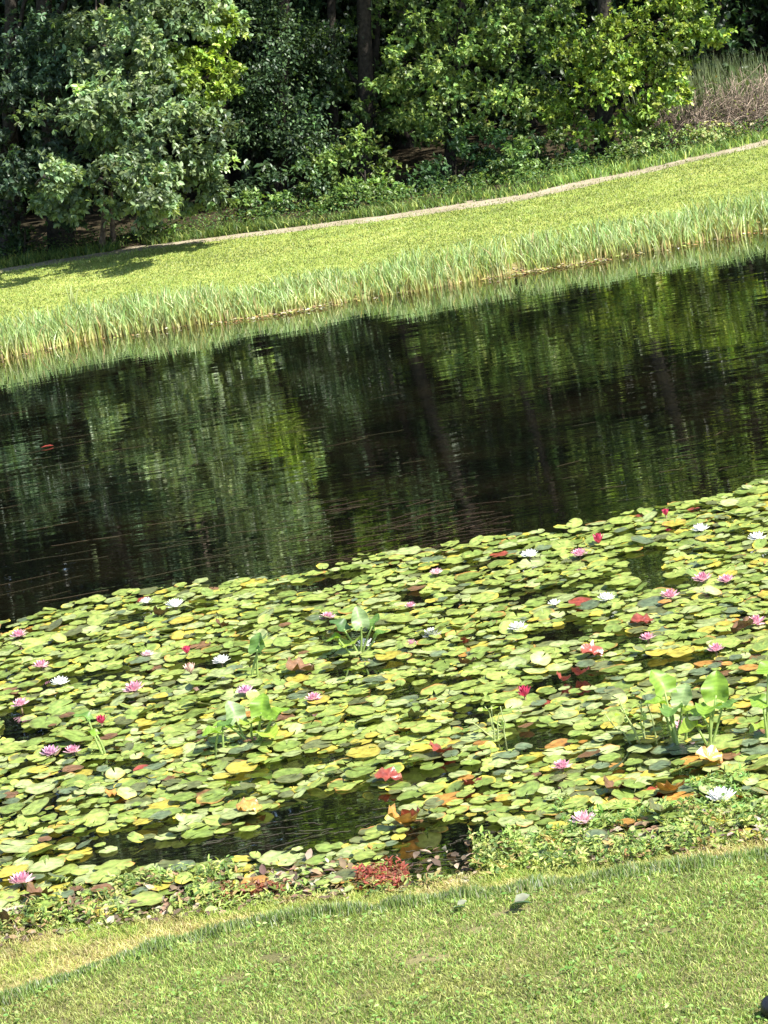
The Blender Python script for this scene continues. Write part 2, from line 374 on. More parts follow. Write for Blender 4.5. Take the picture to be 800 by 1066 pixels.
# ------------------------------------------------------------------ trees
def foliage(lobes, leaf, cols, wts, clus=7, rosette=True, clump=.23, fine=True, droop=.25):
    parts = []
    for (c, r, n) in lobes:
        c = np.array(c, float); r = np.array(r, float)
        m = max(6, n//36)
        q = rdir(m); rad = rng.uniform(.35, 1, (m, 1))**.6*(.72+.5*fbm(q[:, 0]*3+c[0]*5, q[:, 2]*3+q[:, 1]*2)[:, None])
        cc = c+q*rad*r
        i = rng.integers(0, m, n)
        sig = clump*(.6+.8*rng.random((m, 1)))*min(1.2, r.mean())
        off = rng.normal(size=(n, 3))*[1, 1, .62]*sig[i]
        pc = cc[i]+off
        out = unit(unit(pc-c)+unit(off)*.5+[0, 0, -.05]+rdir(n)*.4)
        tone = (1+.3*rng.normal(size=(m, 1)))[i]
        base = mixcol(n, cols, wts, .1)*tone
        P = np.repeat(pc, clus, 0); o = np.repeat(out, clus, 0); N_ = len(P)
        d = unit(o*.55+rdir(N_)*.9-[0, 0, droop]); nn = unit(o*.5+[0, 0, .8]+rdir(N_)*.55)
        if not rosette: P = P+rng.normal(size=(N_, 3))*leaf*1.3
        s = leaf*rng.uniform(.65, 1.2, N_)
        col = np.repeat(base, clus, 0)*(1+.1*rng.normal(size=(N_, 1)))
        parts.append(stamp(LEAF_T if fine else BIG_T, LEAF_F if fine else BIG_F, P, d, nn, s, col, wid=rng.uniform(.75, 1.15, N_)))
    return join(parts)
def limb_pts(a, b, n=7, sag=.15, wig=.035):
    a = np.array(a, float); b = np.array(b, float); t = np.linspace(0, 1, n)[:, None]
    L_ = np.linalg.norm(b-a); w = np.cumsum(rng.normal(size=(n, 3))*wig*L_, 0); w -= w[0]; w -= t*w[-1]
    return a+(b-a)*t+w+np.array([0, 0, 1])*sag*L_*np.sin(t*np.pi)*.5
BARK = (.035, .03, .024)
def tree(name, label, cat, base, top, r0, low=(), high=(), leaf=.09, hi=1.45, cols=None, wts=None, bark=BARK, group=None, clus=7, stems=None, **kw):
    base = np.array(base, float); base[2] = float(H(base[0], base[1]))-.05
    t = thing(name, label, cat, tuple(base), group)
    top = np.array(top, float); top[0] = base[0]+.165*(top[2]-base[2])
    tp = limb_pts(base, top, 10, 0, .006); tt = np.linspace(0, 1, 10)
    rad = r0*(1-.8*tt); rad[0] *= 1.35
    V, F, C = tube(tp, rad, 10, bark, .03); link('trunk', mesh('trunk', V, F, M['bark'], C, True), t)
    for (sx, s1, sr) in (stems or []):
        V, F, C = tube(limb_pts(sx, s1, 8, 0, .012), np.linspace(sr, sr*.6, 8), 8, bark, .03); link('trunk', mesh('trunk', V, F, M['bark'], C, True), t)
    for i, (c, r, n_) in enumerate(list(low)+list(high)):
        zz = np.clip((c[2]-base[2])*.7/max(top[2]-base[2], .1), .08, .95)
        a = np.array([np.interp(zz, tt, tp[:, q]) for q in range(3)])
        V, F, C = tube(limb_pts(a, c, 7), np.linspace(r0*.32, r0*.08, 7), 6, bark, .03); link('limb', mesh('limb', V, F, M['bark'], C, True), t)
    ps = []
    if low: ps.append(foliage(low, leaf, cols, wts, clus, **kw))
    if high: ps.append(foliage([(c, r, int(n*1.5)) for c, r, n in high], leaf*hi, cols, wts, 7, fine=False, clump=.36))
    V, F, C = join(ps); link('crown', mesh('crown', V, F, M['foliage'], C), t)
    return t
def lobe(px, py, D, rx, rz, n, ry=None):
    s = D/FPX
    return (at(px, py, D), (rx*s, (ry or rx*.8)*s, rz*s), n)
def highs(x, y, z0, z1, r, k, n):
    out = []; x = x+.1*z1-.15*(z1-z0)/2
    for i in range(k):
        f = (i+.5)/k; a = i*2.4; rr = r*math.sin(math.pi*(.25+.7*f))
        out.append(((x+.15*(z1-z0)*f+rr*.6*math.cos(a), y+rr*.6*math.sin(a), z0+(z1-z0)*f), (rr*.85, rr*.8, (z1-z0)/k*.95), n))
    return out
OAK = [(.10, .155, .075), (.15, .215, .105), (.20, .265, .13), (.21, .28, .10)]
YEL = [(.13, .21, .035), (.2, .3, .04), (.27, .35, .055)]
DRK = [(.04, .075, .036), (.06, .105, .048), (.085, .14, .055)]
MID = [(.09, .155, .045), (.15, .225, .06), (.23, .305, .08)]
b0 = at(62, 245, 39)
tree('oak_tree', 'big pale green leafy tree at left whose low bough hangs over the lawn', 'tree', b0, (b0[0]-.3, 39, 11), .16,
     low=[lobe(168, 160, 36, 62, 58, 560), lobe(195, 190, 36.1, 38, 40, 240), lobe(120, 120, 36.4, 50, 42, 340), lobe(205, 135, 36.2, 34, 40, 220),
          lobe(90, 110, 37, 45, 45, 300), lobe(60, 195, 37.2, 40, 34, 240), lobe(58, 188, 35.4, 34, 20, 130), lobe(170, 200, 35.4, 44, 24, 220), lobe(120, 195, 35.9, 30, 16, 70), lobe(150, 215, 36.8, 40, 18, 150), lobe(205, 200, 36.6, 26, 26, 160), lobe(115, 150, 37.2, 40, 24, 220), lobe(80, 185, 37, 30, 28, 130), lobe(110, 45, 37.2, 50, 40, 340), lobe(160, 30, 37, 60, 45, 460), lobe(155, 110, 36.5, 60, 40, 330), lobe(210, 0, 37.5, 40, 60, 280)],
     high=highs(b0[0]-.2, 37.9, 4.4, 12.5, 2.6, 7, 220), leaf=.095, cols=OAK, wts=[2, 3, 3, 1])
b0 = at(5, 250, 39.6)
tree('oak_tree', 'shaded part of the left tree, upper left corner, shade painted into dark leaves', 'tree', b0, (b0[0]-.3, 39, 11), .13,
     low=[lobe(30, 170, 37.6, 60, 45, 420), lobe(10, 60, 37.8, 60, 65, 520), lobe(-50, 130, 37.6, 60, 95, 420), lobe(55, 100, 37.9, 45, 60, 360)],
     high=highs(b0[0]-.4, 39.2, 4.4, 12.5, 2.4, 7, 150), leaf=.09, cols=[(.045, .08, .045), (.065, .11, .06), (.09, .145, .07)], wts=[2, 3, 1])  # shaded side of the left tree, shade put into darker leaf colours
b0 = at(232, 225, 40.5)
tree('maple_tree', 'bright yellow green leafy tree just right of the big left bough', 'tree', b0, (b0[0]+.5, 40.4, 11), .1,
     low=[lobe(208, 85, 36.9, 36, 30, 260), lobe(232, 92, 36.9, 16, 18, 90), lobe(208, 48, 37.2, 35, 30, 240), lobe(180, 75, 37.9, 30, 30, 120)],
     high=highs(b0[0]-.4, 39.4, 4.6, 11, 1.8, 6, 120), leaf=.085, cols=YEL, wts=[1, 3, 2], droop=.5)
p0 = at(103, 252, 37.9); p1 = at(111, 120, 38)
tree('slender_tree', 'slender twin stemmed tree with thin pale trunks under the left bough', 'tree', p0, (p1[0]+.1, 38.2, 4.6), .04, bark=(.11, .085, .065),
     stems=[((p0[0]+.2, 38, p0[2]-.1), (p1[0]+.33, 38.3, 4.3), .04)],
     low=[lobe(125, 60, 38.3, 55, 45, 220)], high=highs(p1[0]+.1, 38.6, 4.2, 7, 1.0, 3, 90), leaf=.09, cols=OAK, wts=[3, 3, 1, 0])
b0 = at(290, 220, 40.6)
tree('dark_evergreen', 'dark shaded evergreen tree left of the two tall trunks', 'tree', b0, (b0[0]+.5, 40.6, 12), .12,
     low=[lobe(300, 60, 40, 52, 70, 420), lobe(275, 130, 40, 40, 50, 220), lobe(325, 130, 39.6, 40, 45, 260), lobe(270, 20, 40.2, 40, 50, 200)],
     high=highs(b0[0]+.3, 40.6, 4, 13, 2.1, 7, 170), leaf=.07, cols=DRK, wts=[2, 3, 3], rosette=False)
b0 = at(376, 205, 40.2); t0 = at(375, -120, 40.2)
tree('tall_tree', 'tall tree with the thickest straight dark trunk near the top centre', 'tree', b0, (t0[0]+1.0, 40.2, 13), .13,
     low=[lobe(345, 60, 40.9, 40, 60, 260), lobe(410, 110, 39.6, 34, 34, 240)], high=highs(t0[0]+.4, 39.6, 5.0, 14, 2.3, 7, 210), leaf=.078, cols=MID, wts=[3, 2, 1])
b0 = at(349, 205, 41.4); t0 = at(347, -100, 41.4)
tree('thin_tall_tree', 'thinner straight dark trunk just left of the thickest trunk', 'tree', b0, (t0[0]+.9, 41.4, 12), .085,
     low=[lobe(350, 20, 42, 50, 50, 300), lobe(320, 100, 41.8, 40, 50, 240)], high=highs(t0[0]+.4, 41.8, 5.5, 13, 1.8, 6, 130), leaf=.085, cols=DRK, wts=[1, 2, 1])
b0 = at(398, 205, 42.2); t0 = at(402, -100, 42.2)
tree('thin_tall_tree', 'thin leaning dark trunk just right of the thickest trunk', 'tree', b0, (t0[0]+.9, 42.2, 12), .075,
     low=[lobe(420, 25, 42.3, 50, 50, 320), lobe(430, 110, 41.8, 50, 40, 280)], high=highs(t0[0]+.4, 42.4, 5.5, 13, 1.8, 6, 130), leaf=.078, cols=MID, wts=[1, 2, 1])
b0 = at(470, 205, 39.6)
tree('young_maple', 'mid green layered tree with a lighter bough in the centre of the wood', 'tree', b0, (b0[0]+.6, 39.7, 11), .08,
     low=[lobe(430, 60, 39, 45, 45, 260), lobe(500, 75, 38.8, 52, 38, 380), lobe(480, 20, 39, 60, 40, 340), lobe(550, 45, 39.2, 45, 50, 260), lobe(450, 110, 39.2, 50, 34, 300), lobe(530, 115, 39, 45, 30, 260), lobe(560, 0, 39.3, 60, 40, 300), lobe(410, 10, 39.6, 35, 40, 200)],
     high=highs(b0[0]+.5, 39.0, 4, 12, 2.2, 7, 210), leaf=.078, cols=MID, wts=[2, 3, 2])
b0 = at(632, 185, 38.8); t0 = at(634, -100, 38.8)
tree('maple_tree', 'large sunlit yellow green tree with dark trunk right of centre', 'tree', b0, (t0[0]+1.0, 38.8, 12.5), .12,
     low=[lobe(690, 40, 38.2, 50, 60, 480), lobe(720, 10, 38.3, 30, 45, 240), lobe(660, 90, 38.2, 55, 50, 420), lobe(620, 30, 38.8, 50, 55, 330), lobe(575, 80, 38.8, 45, 50, 280),
          lobe(600, 130, 38.6, 40, 26, 150), lobe(660, 130, 38.2, 34, 26, 150), lobe(700, 92, 38.1, 20, 26, 110), lobe(735, 25, 38.2, 22, 30, 130), lobe(640, 60, 38.1, 40, 40, 240)],
     high=highs(t0[0]+.8, 38.0, 3.6, 13, 2.3, 8, 230), leaf=.078, cols=[(.10, .175, .035), (.18, .265, .045), (.28, .36, .06)], wts=[2, 3, 3])
# understorey shrubs
def shrub(name, label, px, py, D, rx, rz, n, cols, wts, leaf=.075, extra=(), cat='shrub', trunk=None):
    py += 13; D -= .4; extra = [(e[0], e[1]+13, e[2]-.4)+tuple(e[3:]) for e in extra]
    c = at(px, py, D); b = (c[0], c[1], 0)
    return tree(name, label, cat, b, c, .035, low=[lobe(px, py, D, rx, rz, n)]+[lobe(*e) for e in extra], leaf=leaf, cols=cols, wts=wts, clus=6)
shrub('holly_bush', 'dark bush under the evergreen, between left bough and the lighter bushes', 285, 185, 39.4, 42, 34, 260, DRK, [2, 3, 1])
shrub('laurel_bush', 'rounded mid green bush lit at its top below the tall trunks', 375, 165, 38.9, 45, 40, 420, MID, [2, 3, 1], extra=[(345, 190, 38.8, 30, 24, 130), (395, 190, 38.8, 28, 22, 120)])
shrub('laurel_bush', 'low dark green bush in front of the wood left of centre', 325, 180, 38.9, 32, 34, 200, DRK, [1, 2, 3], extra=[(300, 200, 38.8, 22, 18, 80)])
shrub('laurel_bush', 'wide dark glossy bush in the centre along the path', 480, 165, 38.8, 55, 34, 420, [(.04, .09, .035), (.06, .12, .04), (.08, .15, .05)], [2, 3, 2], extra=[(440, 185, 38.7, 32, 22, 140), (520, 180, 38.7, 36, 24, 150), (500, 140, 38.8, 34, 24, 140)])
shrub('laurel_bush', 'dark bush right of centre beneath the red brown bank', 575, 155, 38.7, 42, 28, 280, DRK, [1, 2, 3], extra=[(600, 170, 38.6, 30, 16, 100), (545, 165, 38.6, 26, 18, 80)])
shrub('hazel_bush', 'leafy bush hanging over the path edge below the dark evergreen', 270, 205, 38.5, 36, 20, 190, MID, [3, 2, 0])
shrub('hazel_bush', 'low leafy bush touching the path right below the two tall trunks', 385, 195, 38.3, 40, 20, 240, MID, [3, 2, 0], extra=[(430, 195, 38.3, 30, 18, 180), (340, 205, 38.3, 30, 14, 130), (470, 188, 38.3, 30, 18, 170)])
shrub('hazel_bush', 'low leafy bush touching the path right of centre', 560, 172, 38.2, 40, 16, 220, MID, [2, 3, 0], extra=[(510, 176, 38.2, 36, 20, 220), (615, 155, 38.2, 34, 18, 200), (560, 145, 38.4, 40, 20, 220)])
shrub('goldenrod_clump', 'pale yellow green low growth beside the path at the right edge', 745, 135, 38.6, 50, 14, 260, [(.2, .26, .08), (.28, .31, .12), (.33, .3, .16)], [2, 3, 1], leaf=.05)
shrub('elder_bush', 'low pale green bush at the foot of the large sunlit tree', 675, 140, 38.4, 46, 24, 380, [(.14, .21, .06), (.2, .27, .08), (.28, .32, .12)], [2, 3, 1], leaf=.055, extra=[(655, 155, 38.4, 28, 14, 100), (715, 128, 38.6, 26, 18, 90)])
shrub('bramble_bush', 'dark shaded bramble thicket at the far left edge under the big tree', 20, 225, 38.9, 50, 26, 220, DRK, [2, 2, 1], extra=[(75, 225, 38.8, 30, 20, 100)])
shrub('bramble_bush', 'small shaded bush beneath the right end of the left bough', 190, 232, 38.7, 34, 16, 110, MID, [3, 1, 0])
shrub('bramble_bush', 'dark low bush behind the slender twin trunks', 140, 215, 39.2, 40, 26, 160, DRK, [2, 2, 1])
# dead brush at right
for (px, py, D, w_, h_, lb) in [(735, 140, 39.4, 40, 50, 'brown leafless brush thicket right of the large sunlit tree'), (790, 135, 39.2, 34, 62, 'pale dead brush thicket at the right edge of the wood')]:
    b = at(px, py, D); z = float(H(b[0], b[1])); t = thing('dead_brush', lb, 'brush', (b[0], b[1], z))
    ps = []; s = D/FPX
    for i in range(150):
        a = np.array([b[0]+rng.normal()*w_*s*.5, b[1]+rng.normal()*.35, 0]); a[2] = float(H(a[0], a[1]))-.03
        e = a+np.array([rng.normal()*.28, rng.normal()*.2, h_*s*rng.uniform(.4, 1.1)])
        ps.append(tube(limb_pts(a, e, 6), np.linspace(.009, .003, 6), 3, np.array([.26, .2, .16])*rng.uniform(.5, 1.4)))
        for j in range(3):
            m_ = a+(e-a)*rng.uniform(.3, .9); ps.append(tube(limb_pts(m_, m_+np.array([rng.normal()*.16, rng.normal()*.1, rng.uniform(0, .2)]), 4), np.linspace(.005, .002, 4), 3, np.array([.28, .22, .17])*rng.uniform(.5, 1.4)))
    V, F, C = join(ps); link('twigs', mesh('twigs', V, F, M['bark'], C), t)
    n = 380; P = b+rng.normal(size=(n, 3))*[w_*s*.55, .35, h_*s*.28]; P[:, 2] = np.maximum(P[:, 2]*0+z+np.abs(rng.normal(size=n))*.28, z)
    V, F, C = stamp(LEAF_T, LEAF_F, P, rdir(n), rdir(n)+[0, 0, .6], rng.uniform(.03, .06, n), mixcol(n, [(.22, .27, .08), (.3, .22, .14), (.16, .2, .05)], [2, 2, 2]))
    link('leaves', mesh('leaves', V, F, M['foliage'], C), t)
# tall shaded grass behind the brush
n = 1500; P0 = at(750, 100, 41.5); x = P0[0]+rng.normal(size=n)*.55; y = 41.5+rng.normal(size=n)*.4
V, F, C = blades(np.stack([x, y, H(x, y)-.02], -1), rng.uniform(.5, 1.15, n), rng.uniform(.012, .022, n), rng.uniform(.02, .3, n), np.tile([.12, .15, .06], (n, 1)), np.tile([.16, .2, .1], (n, 1)), segs=(0, .3, .6, 1))
tag(link('tall_grass', mesh('tall_grass', V, F, M['reed'], C)), 'tall shaded grass behind the dead brush at upper right', 'grass', kind='stuff')

# backdrop trees: two kinds, copied with their parts
def backdrop(name, label, cols, h, nn):
    x, y = 0.0, 46.0
    z0 = float(H(x, y))
    hs = highs(x, y, z0+.4, z0+h, 2.6, 9, nn)
    b = (x, y, z0)
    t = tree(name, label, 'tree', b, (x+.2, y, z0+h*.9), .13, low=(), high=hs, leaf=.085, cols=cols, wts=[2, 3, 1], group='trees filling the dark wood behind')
    return t
def copy_tree(o, parent=None):
    c = o.copy(); COL.objects.link(c)
    if parent is not None: c.parent = parent
    for ch in list(o.children): copy_tree(ch, c)
    return c
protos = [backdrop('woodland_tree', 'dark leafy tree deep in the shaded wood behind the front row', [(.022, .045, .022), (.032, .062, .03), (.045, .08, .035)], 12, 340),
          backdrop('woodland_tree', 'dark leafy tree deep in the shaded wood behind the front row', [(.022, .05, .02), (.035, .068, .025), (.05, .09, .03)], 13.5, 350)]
spots = [(-8.6, 44), (-6.2, 45.4), (-4.1, 44.6), (-1.9, 47), (.6, 48.5), (2.4, 46.6), (4.2, 48.6), (6.2, 47.2), (8.3, 46.2), (10.5, 48),
         (-9.8, 50), (-6.9, 51), (-3.2, 51.5), (-.4, 53), (3, 53), (6.4, 52), (9.8, 53), (7.2, 44.9), (9.2, 43.4), (11.8, 43), (-11, 43), (-13.5, 45), (13.5, 47), (-5.2, 43), (-2.8, 43.6), (-.6, 43.6), (1.4, 43.8), (3.4, 43.6), (-7.4, 42.4), (-1.2, 50), (5.2, 50.4), (-5.2, 49), (1.6, 57), (-4.5, 57), (7.5, 57)]
for i, (x, y) in enumerate(spots):
    o = protos[i] if i < 2 else copy_tree(protos[i % 2])
    o.location = (x, y, float(H(x, y))-.05)
    o.rotation_euler.z = (i*1.7) % 6.28 if i >= 2 else 0
    s = .85+.3*((i*37 % 10)/10); o.scale = (s*1.1, s*1.1, s*1.2)
# trees outside the frame on both sides, seen only in side views
# ------------------------------------------------------------------ lily pads
GAPS = [(230, 884, 150, 15, -6), (345, 848, 80, 24, -8), (480, 896, 78, 40, -8), (120, 872, 70, 8, -6), (300, 800, 70, 7, -12), (215, 692, 40, 7, -10), (90, 708, 60, 6, -10), (20, 765, 30, 9, 0),
        (560, 770, 50, 9, -8), (600, 708, 36, 13, 0), (500, 745, 32, 10, -10), (430, 720, 60, 7, -10), (590, 660, 45, 9, -5), (430, 625, 22, 8, 0), (330, 610, 55, 8, -12), (700, 610, 40, 6, -5),
        (780, 560, 24, 6, 0), (500, 590, 50, 5, -8), (560, 620, 50, 6, -5), (700, 690, 60, 6, -5), (370, 668, 40, 9, 0), (670, 790, 45, 6, 0), (460, 808, 60, 8, -8), (120, 800, 40, 6, -8), (720, 760, 40, 10, 0), (380, 700, 60, 5, -9)]
EDX, EDY = curve([(-80, 672), (0, 655), (40, 640), (100, 622), (180, 614), (225, 606), (280, 600), (315, 602), (345, 592), (400, 578), (470, 566), (560, 555), (660, 540), (730, 524), (770, 510), (800, 500), (900, 480)], 0)
def ygap(px, py):
    g_ = np.zeros_like(px)
    for (cx, cy, rx, ry, a) in GAPS:
        ca, sa = math.cos(R(-a)), math.sin(R(-a)); dx = px-cx; dy = py-cy
        u = dx*ca-dy*sa; v = dx*sa+dy*ca
        g_ = np.maximum(g_, ((u/rx)**2+(v/ry)**2 < 1).astype(float))
    return g_
ptsx, ptsy, ptsr = [], [], []
cell = {}
cs = .12
def near(x, y, r, k):
    cx, cy = int(x//cs), int(y//cs)
    for i in range(cx-2, cx+3):
        for j in range(cy-2, cy+3):
            for q in cell.get((i, j), ()):
                if (ptsx[q]-x)**2+(ptsy[q]-y)**2 < (k*(r+ptsr[q]))**2: return True
    return False
cand = 120000
X = rng.uniform(-6.2, 6.2, cand); Y = rng.uniform(10.8, 18.9, cand)
edge = np.interp(X, EDX, EDY)+.35*(fbm(X*2.2, 7)-.5)
okm = (Y < edge) & (Y > yw(X)+.05)
X, Y, edge = X[okm], Y[okm], edge[okm]
Pj = np.stack([X, Y, 0*X], -1); px_, py_ = project(Pj)
gp = ygap(px_, py_); dn = fbm(X*2.4+50, Y*1.6, 3)
keep = (gp < .5) & (dn > .27)
X, Y, px_, py_ = X[keep], Y[keep], px_[keep], py_[keep]
for i in range(len(X)):
    r = float(np.clip(rng.gamma(7, .0083), .026, .1))
    if not near(X[i], Y[i], r, .62):
        cell.setdefault((int(X[i]//cs), int(Y[i]//cs)), []).append(len(ptsx))
        ptsx.append(X[i]); ptsy.append(Y[i]); ptsr.append(r)
PXp = np.array(ptsx); PYp = np.array(ptsy); PRp = np.array(ptsr)
NP = len(PXp)
KA, NR = 22, 4
def pad_mesh(r, kind, fold=0., seed=0):
    """round leaf with a slit; returns V,F,C local"""
    g2 = np.random.default_rng(seed)
    slit = .22*g2.uniform(.5, 1.4)
    a = np.linspace(slit/2, 2*np.pi-slit/2, KA)
    ph = g2.uniform(0, 6.28, 4); amp = g2.uniform(.2, 1, 4)
    rr = np.linspace(0, 1, NR+1)[1:]
    wob = 1+.03*np.sin(3*a+ph[0])+.03*np.sin(5*a+ph[1])
    Rr = rr[:, None]*wob[None]*r
    x = Rr*np.cos(a); y = Rr*np.sin(a)
    z = r*(.035*np.sin(2*a+ph[2])*amp[0]+.05*np.sin(5*a+ph[3])*amp[1]*rr[:, None]**2)*rr[:, None]**1.5+.10*r*amp[2]*rr[:, None]**5*(np.sin(a*1.5+ph[0])>.1)
    if fold: z = z+fold*np.abs(y)+.16*r*np.sin(7*a+ph[1]+3*rr[:, None])*rr[:, None]+.1*r*np.sin(11*a+ph[2])*rr[:, None]**2; x = x*(1+.12*np.sin(4*a+ph[3]))
    V = np.concatenate([[[0, 0, 0]], np.stack([x, y, z], -1).reshape(-1, 3)])
    F3 = np.array([[0, 1+j, 2+j] for j in range(KA-1)])
    F4 = np.array([[1+q*KA+j, 1+(q+1)*KA+j, 1+(q+1)*KA+j+1, 1+q*KA+j+1] for q in range(NR-1) for j in range(KA-1)])
    base = {'green': (.15, .21, .045), 'lime': (.225, .285, .065), 'pale': (.26, .31, .12), 'yellow': (.36, .31, .05), 'olive': (.10, .115, .045), 'brown': (.15, .08, .04), 'red': (.22, .045, .03), 'orange': (.34, .17, .04), 'grey': (.10, .135, .07)}[kind]
    base = np.array(base)*g2.uniform(.82, 1.18)
    C = np.tile(base, (len(V), 1))
    an = np.arctan2(V[:, 1], V[:, 0]); q = np.hypot(V[:, 0], V[:, 1])/r
    C = C*(1+.16*(np.abs(np.sin(an*8+ph[1]))-.5)*(q > .1))[:, None]*(1+.3*np.exp(-(q/.16)**2))[:, None]
    rim = np.clip((q-.86)/.14, 0, 1)[:, None]*.5; C = C*(1-rim)+np.array([.12, .09, .03])*rim
    if kind in ('green', 'lime', 'yellow', 'olive', 'pale') and g2.random() < .35:
        e = np.clip((q-.72)/.28, 0, 1)*np.clip(np.sin(an+ph[2])+.2, 0, 1); tgt = np.array([(.5, .4, .05), (.4, .18, .05)][int(g2.random() < .3)])
        C = C*(1-e[:, None])+tgt*e[:, None]
    return V, [F3, F4], C
def rot(V, tilt, ta, spin):
    c, s = math.cos(spin), math.sin(spin); V = V@np.array([[c, s, 0], [-s, c, 0], [0, 0, 1]])
    ax = np.array([math.cos(ta), math.sin(ta), 0]); k = np.array([[0, 0, ax[1]], [0, 0, -ax[0]], [-ax[1], ax[0], 0]])
    Rm = np.eye(3)+math.sin(tilt)*k+(1-math.cos(tilt))*k@k
    return V@Rm.T
ppx, ppy = project(np.stack([PXp, PYp, 0*PXp], -1))
inv = (ppx > -10) & (ppx < 810) & (ppy < 1000)
order = np.argsort(np.where(inv, PYp-PRp*4, 99))
solo = set(order[:296].tolist())
rest = []
GR = {'green': 'flat green lily pad', 'lime': 'bright lime green lily pad', 'pale': 'pale glossy green lily pad', 'yellow': 'yellowing lily pad', 'olive': 'dull olive lily pad', 'brown': 'withered brown lily pad', 'orange': 'orange decaying lily pad', 'red': 'reddish lily pad', 'grey': 'grey green lily pad'}
sides = ['at the left of the photo', 'in the middle of the photo', 'at the right of the photo']
for i in range(NP):
    x, y, r = PXp[i], PYp[i], PRp[i]
    nearf = np.clip((16-y)/4, 0, 1)
    rt_ = ppx[i] > 560
    pr_ = dict(green=4, lime=6.5-2.5*nearf, pale=2.4+1.4*nearf, yellow=.3+.8*nearf+(1.3 if vnoise(x*2.3, y*2.3+60) > .72 else 0), olive=.6+1.0*nearf, brown=.08+.42*nearf, orange=.03+.3*nearf*(1.5 if rt_ else 1), red=.05, grey=.4+(1.5 if rt_ and y < 14.5 else .3))
    ks = list(pr_); w_ = np.array([pr_[q] for q in ks]); kd = ks[rng.choice(len(ks), p=w_/w_.sum())]
    V, F, C = pad_mesh(r, kd, seed=i)
    tl = abs(rng.normal())*.06 + (.45*rng.random() if rng.random() < .16 else 0)
    if kd in ('yellow', 'orange', 'red', 'brown'): tl *= .4
    V = rot(V, tl, rng.uniform(0, 6.28), rng.uniform(0, 6.28))
    z = .006+rng.random()**2*.034+math.sin(tl)*r*.8
    if i in solo:
        me = mesh('lily_pad', V, F, M['pad'], C, True)
        o = link('lily_pad', me, None, (x, y, z))
        third = 0 if ppx[i] < 267 else (1 if ppx[i] < 534 else 2)
        tag(o, '%s nearest the grassy bank %s' % (GR[kd], sides[third]), 'lily pad', '%s nearest the bank %s' % (GR[kd]+'s', sides[third]))
    else: rest.append((V+[x, y, z], F, C))
V, F, C = join(rest)
tag(link('lily_pads', mesh('lily_pads', V, F, M['pad'], C, True)), 'mass of floating green lily pads carpeting the pond out to the open water', 'lily pads', kind='stuff')
print('pads', NP)

# ------------------------------------------------------------------ water lily blooms
PT = []
for u in np.linspace(0, 1, 6):
    w_ = math.sin(math.pi*min(.98, u**.85*.9+.05))*.19*(1-.4*u)
    for v in (-1, 0, 1): PT.append((v*w_, u, .06*abs(v)+.22*u*u))
PT = np.array(PT); PF = np.array([[3*i+j, 3*i+j+1, 3*i+j+4, 3*i+j+3] for i in range(5) for j in range(2)])
def bloom(px, py, kind, dia, label):
    p = on_z(px, py, .03)
    t = thing('water_lily', label, 'water lily', (p[0], p[1], 0.0), 'water lilies in bloom among the pads')
    closed = kind in ('red', 'peach')
    cA, cB = {'pink': ((.7, .24, .36), (.82, .52, .58)), 'palepink': ((.8, .42, .48), (.88, .68, .7)), 'white': ((.82, .82, .74), (.9, .9, .86)), 'red': ((.5, .03, .08), (.62, .08, .16)), 'peach': ((.75, .35, .28), (.85, .6, .5)), 'mauve': ((.55, .25, .4), (.75, .5, .62))}[kind]
    P, d, nn, s, cc = [], [], [], [], []
    wh = [(10, 8, 1), (9, 30, .95), (8, 52, .85), (6, 72, .7)] if not closed else [(8, 48, 1), (7, 66, 1.), (5, 80, .9)]
    for k_, (m_, el, sc) in enumerate(wh):
        for i in range(m_):
            a = 6.283*i/m_+k_*.35+rng.normal()*.07; e = R(el+rng.normal()*6)
            dv = np.array([math.cos(a)*math.cos(e), math.sin(a)*math.cos(e), math.sin(e)])
            P.append(np.array([p[0], p[1], .035])+dv*[.007, .007, 0]); d.append(dv); nn.append([-math.cos(a)*math.sin(e), -math.sin(a)*math.sin(e), math.cos(e)])
            s.append(dia/2*sc*1.0*(1.15 if closed else 1)); f = k_/(len(wh)-1); cc.append(np.array(cA)*f+np.array(cB)*(1-f))
    V, F, C = stamp(PT, PF, np.array(P), np.array(d), np.array(nn), np.array(s), np.array(cc), wid=1.55)
    tipc = np.tile(np.linspace(1.0, .92, 6).repeat(3), len(P))[:, None]
    link('petals', mesh('petals', V, F, M['petal'], C*tipc, True), t)
    m_ = 26; a = rng.uniform(0, 6.28, m_); e = rng.uniform(.9, 1.5, m_)
    dv = np.stack([np.cos(a)*np.cos(e), np.sin(a)*np.cos(e), np.sin(e)], -1)
    V, F, C = stamp(BIG_T, BIG_F, np.tile([p[0], p[1], .037], (m_, 1)), dv, rdir(m_), np.full(m_, dia*.2), np.tile([.8, .55, .06], (m_, 1)))
    if not closed: link('stamens', mesh('stamens', V, F, M['petal'], C), t)
    V, F, C = tube([(p[0], p[1], -.05), (p[0], p[1], .038)], .006, 6, (.2, .15, .06)); link('stalk', mesh('stalk', V, F, M['heart'], C), t)
